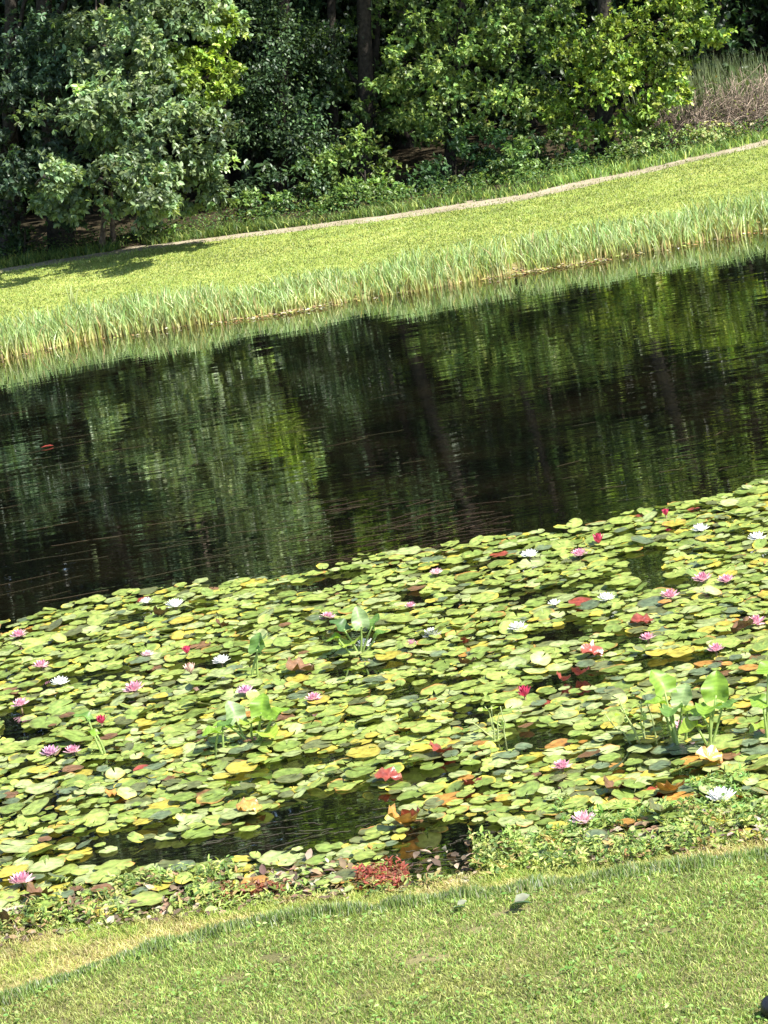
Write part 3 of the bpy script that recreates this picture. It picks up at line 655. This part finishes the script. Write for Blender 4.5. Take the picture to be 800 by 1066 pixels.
B = [
 (20, 663, 'pink', .115, 'pink water lily at the left edge of the photo near open water'),
 (43, 695, 'pink', .11, 'flat open pink water lily upper left, right of the left edge bloom'),
 (22, 735, 'pink', .11, 'pink water lily at the left edge halfway down the pad bed'),
 (63, 713, 'white', .12, 'white water lily at the left with pointed petals above a dark gap'),
 (153, 628, 'white', .09, 'small white water lily, left one of the pair by the open water'),
 (183, 632, 'white', .13, 'larger white water lily, right one of the pair by the open water'),
 (154, 683, 'palepink', .08, 'small pale pink water lily below the pair of white blooms'),
 (140, 720, 'pink', .14, 'large wide open pink water lily left of the heart leaved clump'),
 (106, 754, 'red', .09, 'closed crimson water lily bud by the thin stalk at left'),
 (53, 786, 'mauve', .12, 'mauve pink water lily, left one of the low pair at left'),
 (76, 784, 'pink', .10, 'smaller pink water lily, right one of the low pair at left'),
 (195, 681, 'red', .09, 'red water lily bud beside a pale upturned pad, upper left'),
 (199, 701, 'peach', .11, 'peach coloured half open water lily beneath the red bud'),
 (231, 690, 'white', .11, 'cream white water lily left of the lone heart shaped leaf'),
 (256, 722, 'mauve', .11, 'dusky pink water lily just above the bright heart leaved clump'),
 (327, 729, 'pink', .10, 'small pink water lily right of the bright heart leaved clump'),
 (342, 645, 'pink', .11, 'pink water lily left of the dark and pale upright leaves'),
 (381, 673, 'white', .11, 'white water lily at the foot of the central upright leaves'),
 (428, 632, 'pink', .07, 'tiny pink water lily by a dark gap at upper centre'),
 (428, 673, 'pink', .09, 'pink water lily just left of the large white central bloom'),
 (450, 663, 'white', .125, 'large white water lily at centre beside a pink one'),
 (455, 598, 'palepink', .09, 'pale pink water lily near the open water at centre'),
 (540, 656, 'white', .12, 'white water lily with spiky petals right of centre'),
 (578, 630, 'white', .08, 'small bright white water lily above a dark gap right of centre'),
 (552, 580, 'white', .12, 'wide white water lily close to the open water right of centre'),
 (604, 579, 'pink', .12, 'pink water lily right of the wide white bloom by open water'),
 (624, 566, 'red', .12, 'crimson closed water lily farthest back near open water'),
 (632, 625, 'white', .11, 'cream white water lily left of a pink bloom, mid right'),
 (698, 622, 'pink', .12, 'pink water lily below the pair of pink blooms at right'),
 (732, 605, 'pink', .13, 'pink water lily, left one of the pair at upper right'),
 (757, 606, 'pink', .11, 'pink water lily, right one of the pair at upper right'),
 (730, 553, 'white', .12, 'white water lily near open water at upper right'),
 (789, 562, 'white', .12, 'white water lily at the right edge near open water'),
 (694, 537, 'red', .08, 'small dark red water lily at the very back edge of the pads, right'),
 (675, 666, 'pink', .09, 'small pink water lily above the right heart leaved clump'),
 (746, 678, 'pink', .10, 'pink water lily on a tall stalk over the right leafy clump'),
 (788, 650, 'pink', .12, 'pink water lily at the right edge beside a brown upturned leaf'),
 (547, 726, 'red', .11, 'bright crimson water lily bud lying low right of centre'),
 (711, 760, 'palepink', .12, 'pale pink water lily hidden at the foot of the right leafy clump'),
 (586, 800, 'pink', .10, 'pink water lily below the dark gap, lower right of centre'),
 (608, 857, 'palepink', .13, 'ragged pale pink water lily among the weeds near the lower bank'),
 (23, 920, 'pink', .13, 'pink water lily nearest the bank at lower left'),
 (752, 834, 'white', .15, 'crumpled white water lily near the bank at lower right'),
]
for a in B: bloom(*a)

# ------------------------------------------------------------------ upturned coloured leaves
def upleaf(px, py, kind, r, fold, tilt, spin, label):
    p = on_z(px, py, .03); r = r*.6; V, F, C = pad_mesh(r, kind, fold, seed=px*7+py); V = rot(V, tilt, spin+1.1, spin)
    V[:, 2] += .012-min(0, V[:, 2].min()*.8)
    tag(link('upturned_leaf', mesh('upturned_leaf', V, F, M['pad'], C, True), None, (p[0], p[1], .0)), label, 'leaf', 'upturned dying lily leaves')
U = [(617, 682, 'red', .12, .5, .35, 0, 'salmon red folded leaf, uppermost of the three right of centre'),
     (606, 702, 'red', .09, .7, .5, 2, 'red folded leaf over the dark gap, right of the darkest one'),
     (585, 707, 'red', .07, .9, .6, 1, 'small dark red folded leaf left of the other two over the gap'),
     (668, 646, 'red', .12, .3, .2, 0, 'long flat orange red leaf right of centre, half sunken'),
     (775, 654, 'brown', .13, .6, .4, 3, 'brown upturned leaf beside the pink bloom at right edge'),
     (405, 812, 'red', .12, .3, .3, 0, 'red leaf lying flat at lower centre beside a yellow pad'),
     (458, 783, 'red', .11, .6, .5, 1, 'crumpled dark red leaf at centre over a dark gap'),
     (492, 815, 'red', .09, .5, .4, 2, 'small red leaf right of the yellow pad at lower centre'),
     (416, 862, 'orange', .13, .8, .7, 1, 'rusty orange curled leaf standing up beside open brown water'),
     (430, 855, 'red', .09, .9, .8, 2.4, 'crimson curled leaf leaning on the rusty orange one'),
     (312, 698, 'brown', .15, .5, .35, .5, 'dark brown decaying leaf in a gap left of centre'),
     (487, 690, 'brown', .09, .5, .5, 2, 'small rust brown folded leaf at centre right of white bloom'),
     (486, 656+12, 'red', .06, .8, .7, 2, 'tiny deep red folded leaf right of the large white bloom'),
     (230, 652, 'brown', .08, .7, .6, 1, 'small brown folded leaf near open water at upper left'),
     (168, 640, 'brown', .09, .8, .7, 2, 'dark brown folded leaf below the pair of white blooms'),
     (260, 843, 'orange', .12, .4, .3, 0, 'orange brown leaf at the end of the dark channel'),
     (119, 826, 'orange', .09, .3, .25, 1, 'golden yellow curled leaf at lower left'),
     (392, 882, 'orange', .07, .4, .3, 1, 'bright orange leaf fragment beside the open brown water'),
     (700, 824, 'orange', .12, .6, .5, 2, 'amber brown upturned leaf at lower right of its neighbours'),
     (640, 822, 'brown', .11, .6, .4, 1, 'copper brown folded leaf right of the low pink bloom'),
     (740, 793, 'orange', .12, .5, .5, 0, 'amber leaf just beneath the right heart leaved clump'),
     (776, 829, 'orange', .07, .4, .3, 2, 'small bright orange leaf right of the crumpled white bloom'),
     (688, 848, 'olive', .12, .7, .5, 1, 'olive green upturned leaf near the lower right bank'),
     (436, 752-5, 'olive', .10, .5, .6, 2, 'grey upturned leaf left of centre above a dark gap'),
     (40, 935, 'brown', .12, .6, .5, 1, 'brown curled leaf beneath the pink bloom at lower left'),
     (10, 962, 'brown', .09, .9, .9, 2, 'dark curled leaf at the far lower left corner of the pads')]
for a in U: upleaf(*a)
# small red leaf on open water
p = on_z(50, 466, 0); V, F, C = stamp(LEAF_T, LEAF_F, np.array([[p[0]-.07, p[1], .012]]), np.array([[1., .1, 0.05]]), np.array([[0, 0, 1.]]), .13, np.array([[.28, .05, .04]]), wid=.28)
tag(link('fallen_leaf', mesh('fallen_leaf', V, F, M['litter'], C)), 'small red leaf floating alone on the dark open water at left', 'leaf')
for (px, py, L_, lb) in [(530, 946, .11, 'fallen dark green and pale leaf lying on the near lawn edge'), (470, 948, .07, 'small pale dead leaf on the lawn left of the larger fallen leaf')]:
    p = on_z(px, py, .17); p[2] = float(H(p[0], p[1]))+.035
    V, F, C = stamp(LEAF_T, LEAF_F, np.array([p, p+[.03, .02, .004]]), np.array([[1., -.2, 0.1], [.8, .5, .1]]), np.array([[0, .3, 1.], [0, -.4, 1.]]), np.array([L_, L_*.8]), np.array([[.05, .09, .04], [.16, .17, .12]]), wid=1.1)
    tag(link('fallen_leaf', mesh('fallen_leaf', V, F, M['litter'], C)), lb, 'leaf')

# ------------------------------------------------------------------ heart leaved plants
def heart(c, w, L_, yaw, pitch, col, cup=.34):
    """heart shaped blade grid, base at c; yaw = heading of the tip, pitch = tip elevation"""
    nu, nv = 19, 11; V = []
    for i in range(nu):
        u = i/(nu-1)
        hw = .62*math.sin(math.pi*min(1, (u*.84+.16)))**.62*(1-.3*u)
        for j in range(nv):
            v = -1+2*j/(nv-1)
            V.append((v*hw*w, (u-.12-(.16*abs(v)**1.5)*(1-u)**3)*L_, cup*abs(v)**1.4*hw*w-.22*u*u*L_))
    V = np.array(V); F = np.array([[i*nv+j, i*nv+j+1, (i+1)*nv+j+1, (i+1)*nv+j] for i in range(nu-1) for j in range(nv-1)])
    cp, sp = math.cos(pitch), math.sin(pitch); d = np.array([math.cos(yaw)*cp, math.sin(yaw)*cp, sp]); x = np.array([math.sin(yaw), -math.cos(yaw), 0]); n_ = np.cross(x, d)
    V[:, 2] += .012*np.sin(V[:, 1]*70+w*90)*np.abs(V[:, 0])/w*2
    W = np.array(c)+V[:, :1]*x+V[:, 1:2]*d+V[:, 2:]*n_
    rib = (1+.3*np.exp(-(np.tile(np.linspace(-1, 1, nv), nu)/.18)**2))*(1+.16*np.sin(np.repeat(np.arange(nu), nv)*2.1+3*np.abs(np.tile(np.linspace(-1, 1, nv), nu))))
    return W, F, np.array(col)*rib[:, None]
def heart_plant(label, base, leaves):
    b = on_z(*base, 0); t = thing('arrowleaf_plant', label, 'water plant', (b[0], b[1], 0), 'heart leaved plants standing above the pads')
    for (px, py, w, L_, yaw, pit, col) in leaves:
        dy = rng.uniform(-.06, .06); c = at(px, py, b[1]+dy)
        V, F, C = heart(c, w*.78, L_*.76, R(yaw), R(pit), {'b': (.16, .27, .03), 'y': (.23, .32, .04), 'p': (.2, .28, .12), 'd': (.06, .12, .035), 'm': (.10, .19, .04)}[col])
        link('leaf', mesh('leaf', V, F, M['heart'], C, True), t)
        s0 = np.array([b[0]+rng.normal()*.025, b[1]+rng.normal()*.025, -.04]); mid = (s0+c)/2+np.array([rng.normal()*.015, 0, 0])
        tt = np.linspace(0, 1, 7)[:, None]; pts = (1-tt)**2*s0+2*tt*(1-tt)*mid+tt**2*c
        V, F, C = tube(pts, np.linspace(.009, .005, 7), 6, (.3, .4, .12)); link('stalk', mesh('stalk', V, F, M['heart'], C, True), t)
heart_plant('lone upright heart shaped leaf on a stalk, left of centre', (268, 706), [(268, 676, .13, .16, 60, 70, 'm'), (271, 672, .09, .13, 10, 65, 'p')])
heart_plant('clump of dark and pale upright leaves at upper centre of the bed', (372, 682), [(358, 655, .15, .16, 150, 45, 'd'), (376, 650, .13, .18, 100, 70, 'p'), (388, 652, .10, .14, 40, 55, 'm'), (366, 668, .18, .15, 240, 10, 'y'), (352, 664, .1, .12, 180, 5, 'b'), (392, 662, .1, .12, -10, 30, 'm')])
heart_plant('bright yellow green heart leaved clump left of centre', (262, 775), [(272, 742, .15, .18, 70, 60, 'b'), (246, 748, .15, .17, 120, 70, 'p'), (284, 748, .15, .17, 20, 30, 'b'), (262, 752, .15, .16, 250, 25, 'y'), (240, 757, .13, .15, 190, 30, 'b'), (275, 762, .17, .17, -60, 5, 'y')])
heart_plant('small two leaved stalk low left of the bright clump', (228, 785), [(228, 762, .15, .15, 200, 15, 'b'), (232, 758, .11, .12, 20, 40, 'm')])
heart_plant('thin stalked little plant at left with one small leaf', (106, 788), [(92, 748, .09, .14, 160, 30, 'm'), (100, 764, .07, .09, 140, 20, 'b')])
heart_plant('left plant of the tall heart leaved pair at right', (702, 775), [(692, 718, .17, .19, 120, 60, 'b'), (710, 730, .14, .17, 60, 50, 'p'), (700, 738, .15, .16, 250, 10, 'm'), (688, 732, .11, .13, 190, 25, 'b'), (716, 742, .11, .14, 0, 30, 'y')])
heart_plant('right plant of the tall heart leaved pair at right', (741, 783), [(746, 724, .17, .20, 70, 65, 'b'), (740, 736, .16, .16, 240, 10, 'b'), (726, 756, .17, .16, 200, 5, 'y'), (752, 738, .12, .14, 10, 25, 'm'), (733, 746, .12, .13, 140, 30, 'b')])
heart_plant('bright heart leaved plant cut off by the right edge', (800, 770), [(795, 735, .14, .16, 120, 30, 'b'), (800, 700, .14, .15, 60, 30, 'b'), (797, 757, .14, .14, 200, 10, 'y')])
# tall thin shoots
for (b_, e_, k, lb) in [((672, 776), (655, 735), 6, 'spray of thin pale shoots leaning left of the right leafy pair'), ((520, 770), (510, 735), 5, 'thin dry shoots rising from the dark gap at centre')]:
    b = on_z(*b_, 0); e = at(*e_, b[1]); t = thing('water_shoots', lb, 'water plant', (b[0], b[1], 0)); ps = []
    for i in range(k):
        o_ = rng.normal(size=3)*[.05, .04, 0]; tp = e+rng.normal(size=3)*[.06, .04, .03]
        ps.append(tube(limb_pts(b+o_*.5-[0, 0, .03], tp+o_, 6, .1), np.linspace(.006, .0025, 6), 5, (.4, .46, .2)))
    V, F, C = join(ps); link('stems', mesh('stems', V, F, M['heart'], C, True), t)
    n = 14; P = b+(e-b)*rng.uniform(.4, 1, (n, 1))+rng.normal(size=(n, 3))*.03
    V, F, C = stamp(LEAF_T, LEAF_F, P, rdir(n)*[1, 1, .5], rdir(n)+[0, 0, 1], rng.uniform(.03, .06, n), mixcol(n, [(.3, .4, .1)], [1])); link('leaves', mesh('leaves', V, F, M['heart'], C), t)

# ------------------------------------------------------------------ waterside weeds
def weed_patch(px0, px1, dy0, dy1, n, cols, wts, hmax=.09, spray=7):
    x0 = np.array([on_z(px, 920, 0)[0] for px in (px0, px1)]); x = rng.uniform(x0[0], x0[1], n)
    y = yw(x)+rng.uniform(dy0, dy1, n)
    k = fbm(x*3.5+2, y*4) > .43; x, y = x[k], y[k]; n = len(x)
    z = np.maximum(H(x, y), 0); h = rng.uniform(.02, hmax, n)
    P = np.repeat(np.stack([x, y, z+h], -1), spray, 0); m_ = len(P)
    P[:, 2] -= rng.uniform(0, 1, m_)*np.repeat(h, spray)
    c = np.repeat(mixcol(n, cols, wts), spray, 0)
    a = stamp(LEAF_T, LEAF_F, P, rdir(m_)*[1, 1, .55]+[0, 0, .15], rdir(m_)*.5+[0, 0, 1], rng.uniform(.018, .045, m_), c, wid=rng.uniform(.35, .9, m_))
    b = blades(np.stack([x, y, z-.01], -1), h*1.15, np.full(n, .004), rng.uniform(0, .5, n), c[::spray], c[::spray])
    return join([a, b])
GC = [(.12, .19, .05), (.24, .32, .08), (.38, .41, .13), (.3, .22, .09)]
ps = [weed_patch(-30, 260, -.02, .5, 800, GC, [3, 3, 2, .6]), weed_patch(220, 560, -.1, .08, 230, GC, [2, 3, 2, 1], .06), weed_patch(500, 840, -.12, .42, 950, GC, [3, 3, 2, .7]),
      weed_patch(600, 840, .3, .9, 500, [(.14, .25, .06), (.25, .32, .1)], [1, 1], .06)]
V, F, C = join(ps)
tag(link('waterside_weeds', mesh('waterside_weeds', V, F, M['grass'], C)), 'tangle of small leafy yellow green weeds at the near water edge', 'weeds', kind='stuff')
ps = [weed_patch(235, 300, .02, .3, 260, [(.2, .06, .035), (.26, .12, .06), (.2, .11, .05)], [2, 2, 1], .05), weed_patch(375, 425, .0, .3, 120, [(.28, .07, .05), (.24, .13, .06)], [2, 1], .07)]
V, F, C = join(ps)
tag(link('red_weeds', mesh('red_weeds', V, F, M['grass'], C)), 'rusty red leafy weeds at the near water edge below centre', 'weeds', kind='stuff')
n = 3400; x = rng.uniform(-3, 3, n); y = yw(x)+rng.uniform(-.12, .45, n)
kk = (rng.random(n) < .25) | (x < -.45) | (x > .7); x, y = x[kk], y[kk]; n = len(x)
P = np.stack([x, y, np.maximum(H(x, y), 0)+rng.uniform(.004, .03, n)], -1)
V, F, C = stamp(LEAF_T, LEAF_F, P, rdir(n)*[1, 1, .3], rdir(n)*.5+[0, 0, 1], rng.uniform(.02, .07, n), mixcol(n, [(.2, .13, .08), (.3, .24, .17), (.1, .07, .05), (.3, .28, .2), (.22, .27, .1)], [3, 2, 3, .6, 2]))
tag(link('dead_leaves', mesh('dead_leaves', V, F, M['litter'], C)), 'brown and grey decaying leaf litter along the near water edge', 'leaf litter', kind='stuff')
# weed strands just below/at the surface of the open water
ps = []
def strands(n, pxr, pyr, L0, L1, cols):
    for i in range(n):
        p = on_z(rng.uniform(*pxr), rng.uniform(*pyr), 0); L_ = rng.uniform(L0, L1); a = rng.normal()*.22+.05
        dv = np.array([math.cos(a), math.sin(a), 0]); nv = np.array([-dv[1], dv[0], 0]); m_ = 8; tt = np.linspace(-.5, .5, m_)
        wv = np.cumsum(rng.normal(size=m_))*.008; pts = p+dv*(tt*L_)[:, None]+nv*wv[:, None]; wd = .002+.003*rng.random()
        V = np.concatenate([pts-nv*wd, pts+nv*wd]); V[:, 2] = .003; j = np.arange(m_-1)
        ps.append((V, np.stack([j, j+1, m_+j+1, m_+j], -1), np.tile(cols[rng.integers(len(cols))], (2*m_, 1))))
WC = [np.array([.045, .04, .018]), np.array([.03, .027, .012]), np.array([.055, .04, .02])]
strands(60, (-40, 330), (430, 640), .15, .8, WC); strands(45, (-40, 500), (400, 560), .1, .5, WC); strands(120, (300, 520), (520, 590), .08, .4, [np.array([.05, .03, .018]), np.array([.038, .025, .014])]); strands(15, (500, 800), (440, 520), .1, .3, WC)
strands(160, (200, 540), (840, 930), .03, .2, [np.array([.05, .045, .03]), np.array([.035, .03, .02])])
V, F, C = join(ps)
tag(link('water_weed', mesh('water_weed', V, F, M['litter'], C)), 'thin brown strands of water weed drifting on the open pond', 'water weed', kind='stuff')

# ------------------------------------------------------------------ black rounded thing at the lower right corner
p = on_z(808, 1064, .2); z0 = float(H(p[0], p[1]))
t = thing('black_bollard', 'smooth black rounded object cut off by the lower right corner', 'bollard', (p[0], p[1], z0))
prof = [(.045, -.05), (.045, .02), (.05, .03), (.05, .045), (.047, .06), (.036, .075), (.02, .084), (.004, .087)]
a = np.linspace(0, 6.283, 28, endpoint=False)
V = np.array([[p[0]+r_*math.cos(q), p[1]+r_*math.sin(q), z0+h_] for r_, h_ in prof for q in a])
F = np.array([[i*28+j, i*28+(j+1) % 28, (i+1)*28+(j+1) % 28, (i+1)*28+j] for i in range(len(prof)-1) for j in range(28)])
link('cap', mesh('cap', V, [F, np.array([np.arange(28)+28*(len(prof)-1)])], M['black'], smooth=True), t)

# ------------------------------------------------------------------ light, sky, camera
EL, AZ = R(50), R(126)      # azimuth from +Y towards +X
sv = Vector((math.sin(AZ)*math.cos(EL), math.cos(AZ)*math.cos(EL), math.sin(EL)))
ld = bpy.data.lights.new('sun', 'SUN'); ld.energy = 4.6; ld.angle = R(.53); ld.color = (1, .96, .88)
lo = bpy.data.objects.new('sun', ld); COL.objects.link(lo); lo.rotation_euler = sv.to_track_quat('Z', 'Y').to_euler(); lo.location = (0, 0, 40)
W = bpy.data.worlds.new('World'); S.world = W; W.use_nodes = True
sk = W.node_tree.nodes.new('ShaderNodeTexSky'); sk.sky_type = 'NISHITA'; sk.sun_disc = False; sk.sun_elevation = EL; sk.sun_rotation = AZ
bg = W.node_tree.nodes['Background']; W.node_tree.links.new(sk.outputs[0], bg.inputs[0]); bg.inputs[1].default_value = .1
cd = bpy.data.cameras.new('camera'); co = bpy.data.objects.new('camera', cd); COL.objects.link(co); S.camera = co
cd.sensor_fit = 'HORIZONTAL'; cd.sensor_width = 36; cd.lens = 36*FPX/800; cd.clip_end = 2000; cd.clip_start = .1
from mathutils import Matrix
Mx = Matrix(((CR[0], CU[0], -fw[0], 0), (CR[1], CU[1], -fw[1], 0), (CR[2], CU[2], -fw[2], CAMZ), (0, 0, 0, 1)))
co.matrix_world = Mx
S.view_settings.view_transform = 'Standard'; S.view_settings.look = 'None'; S.view_settings.exposure = 1.72; S.view_settings.gamma = 1
S.view_settings.use_curve_mapping = False
S.cycles.max_bounces = 6; S.cycles.diffuse_bounces = 2; S.cycles.glossy_bounces = 3; S.cycles.transmission_bounces = 3
S.cycles.use_denoising = True
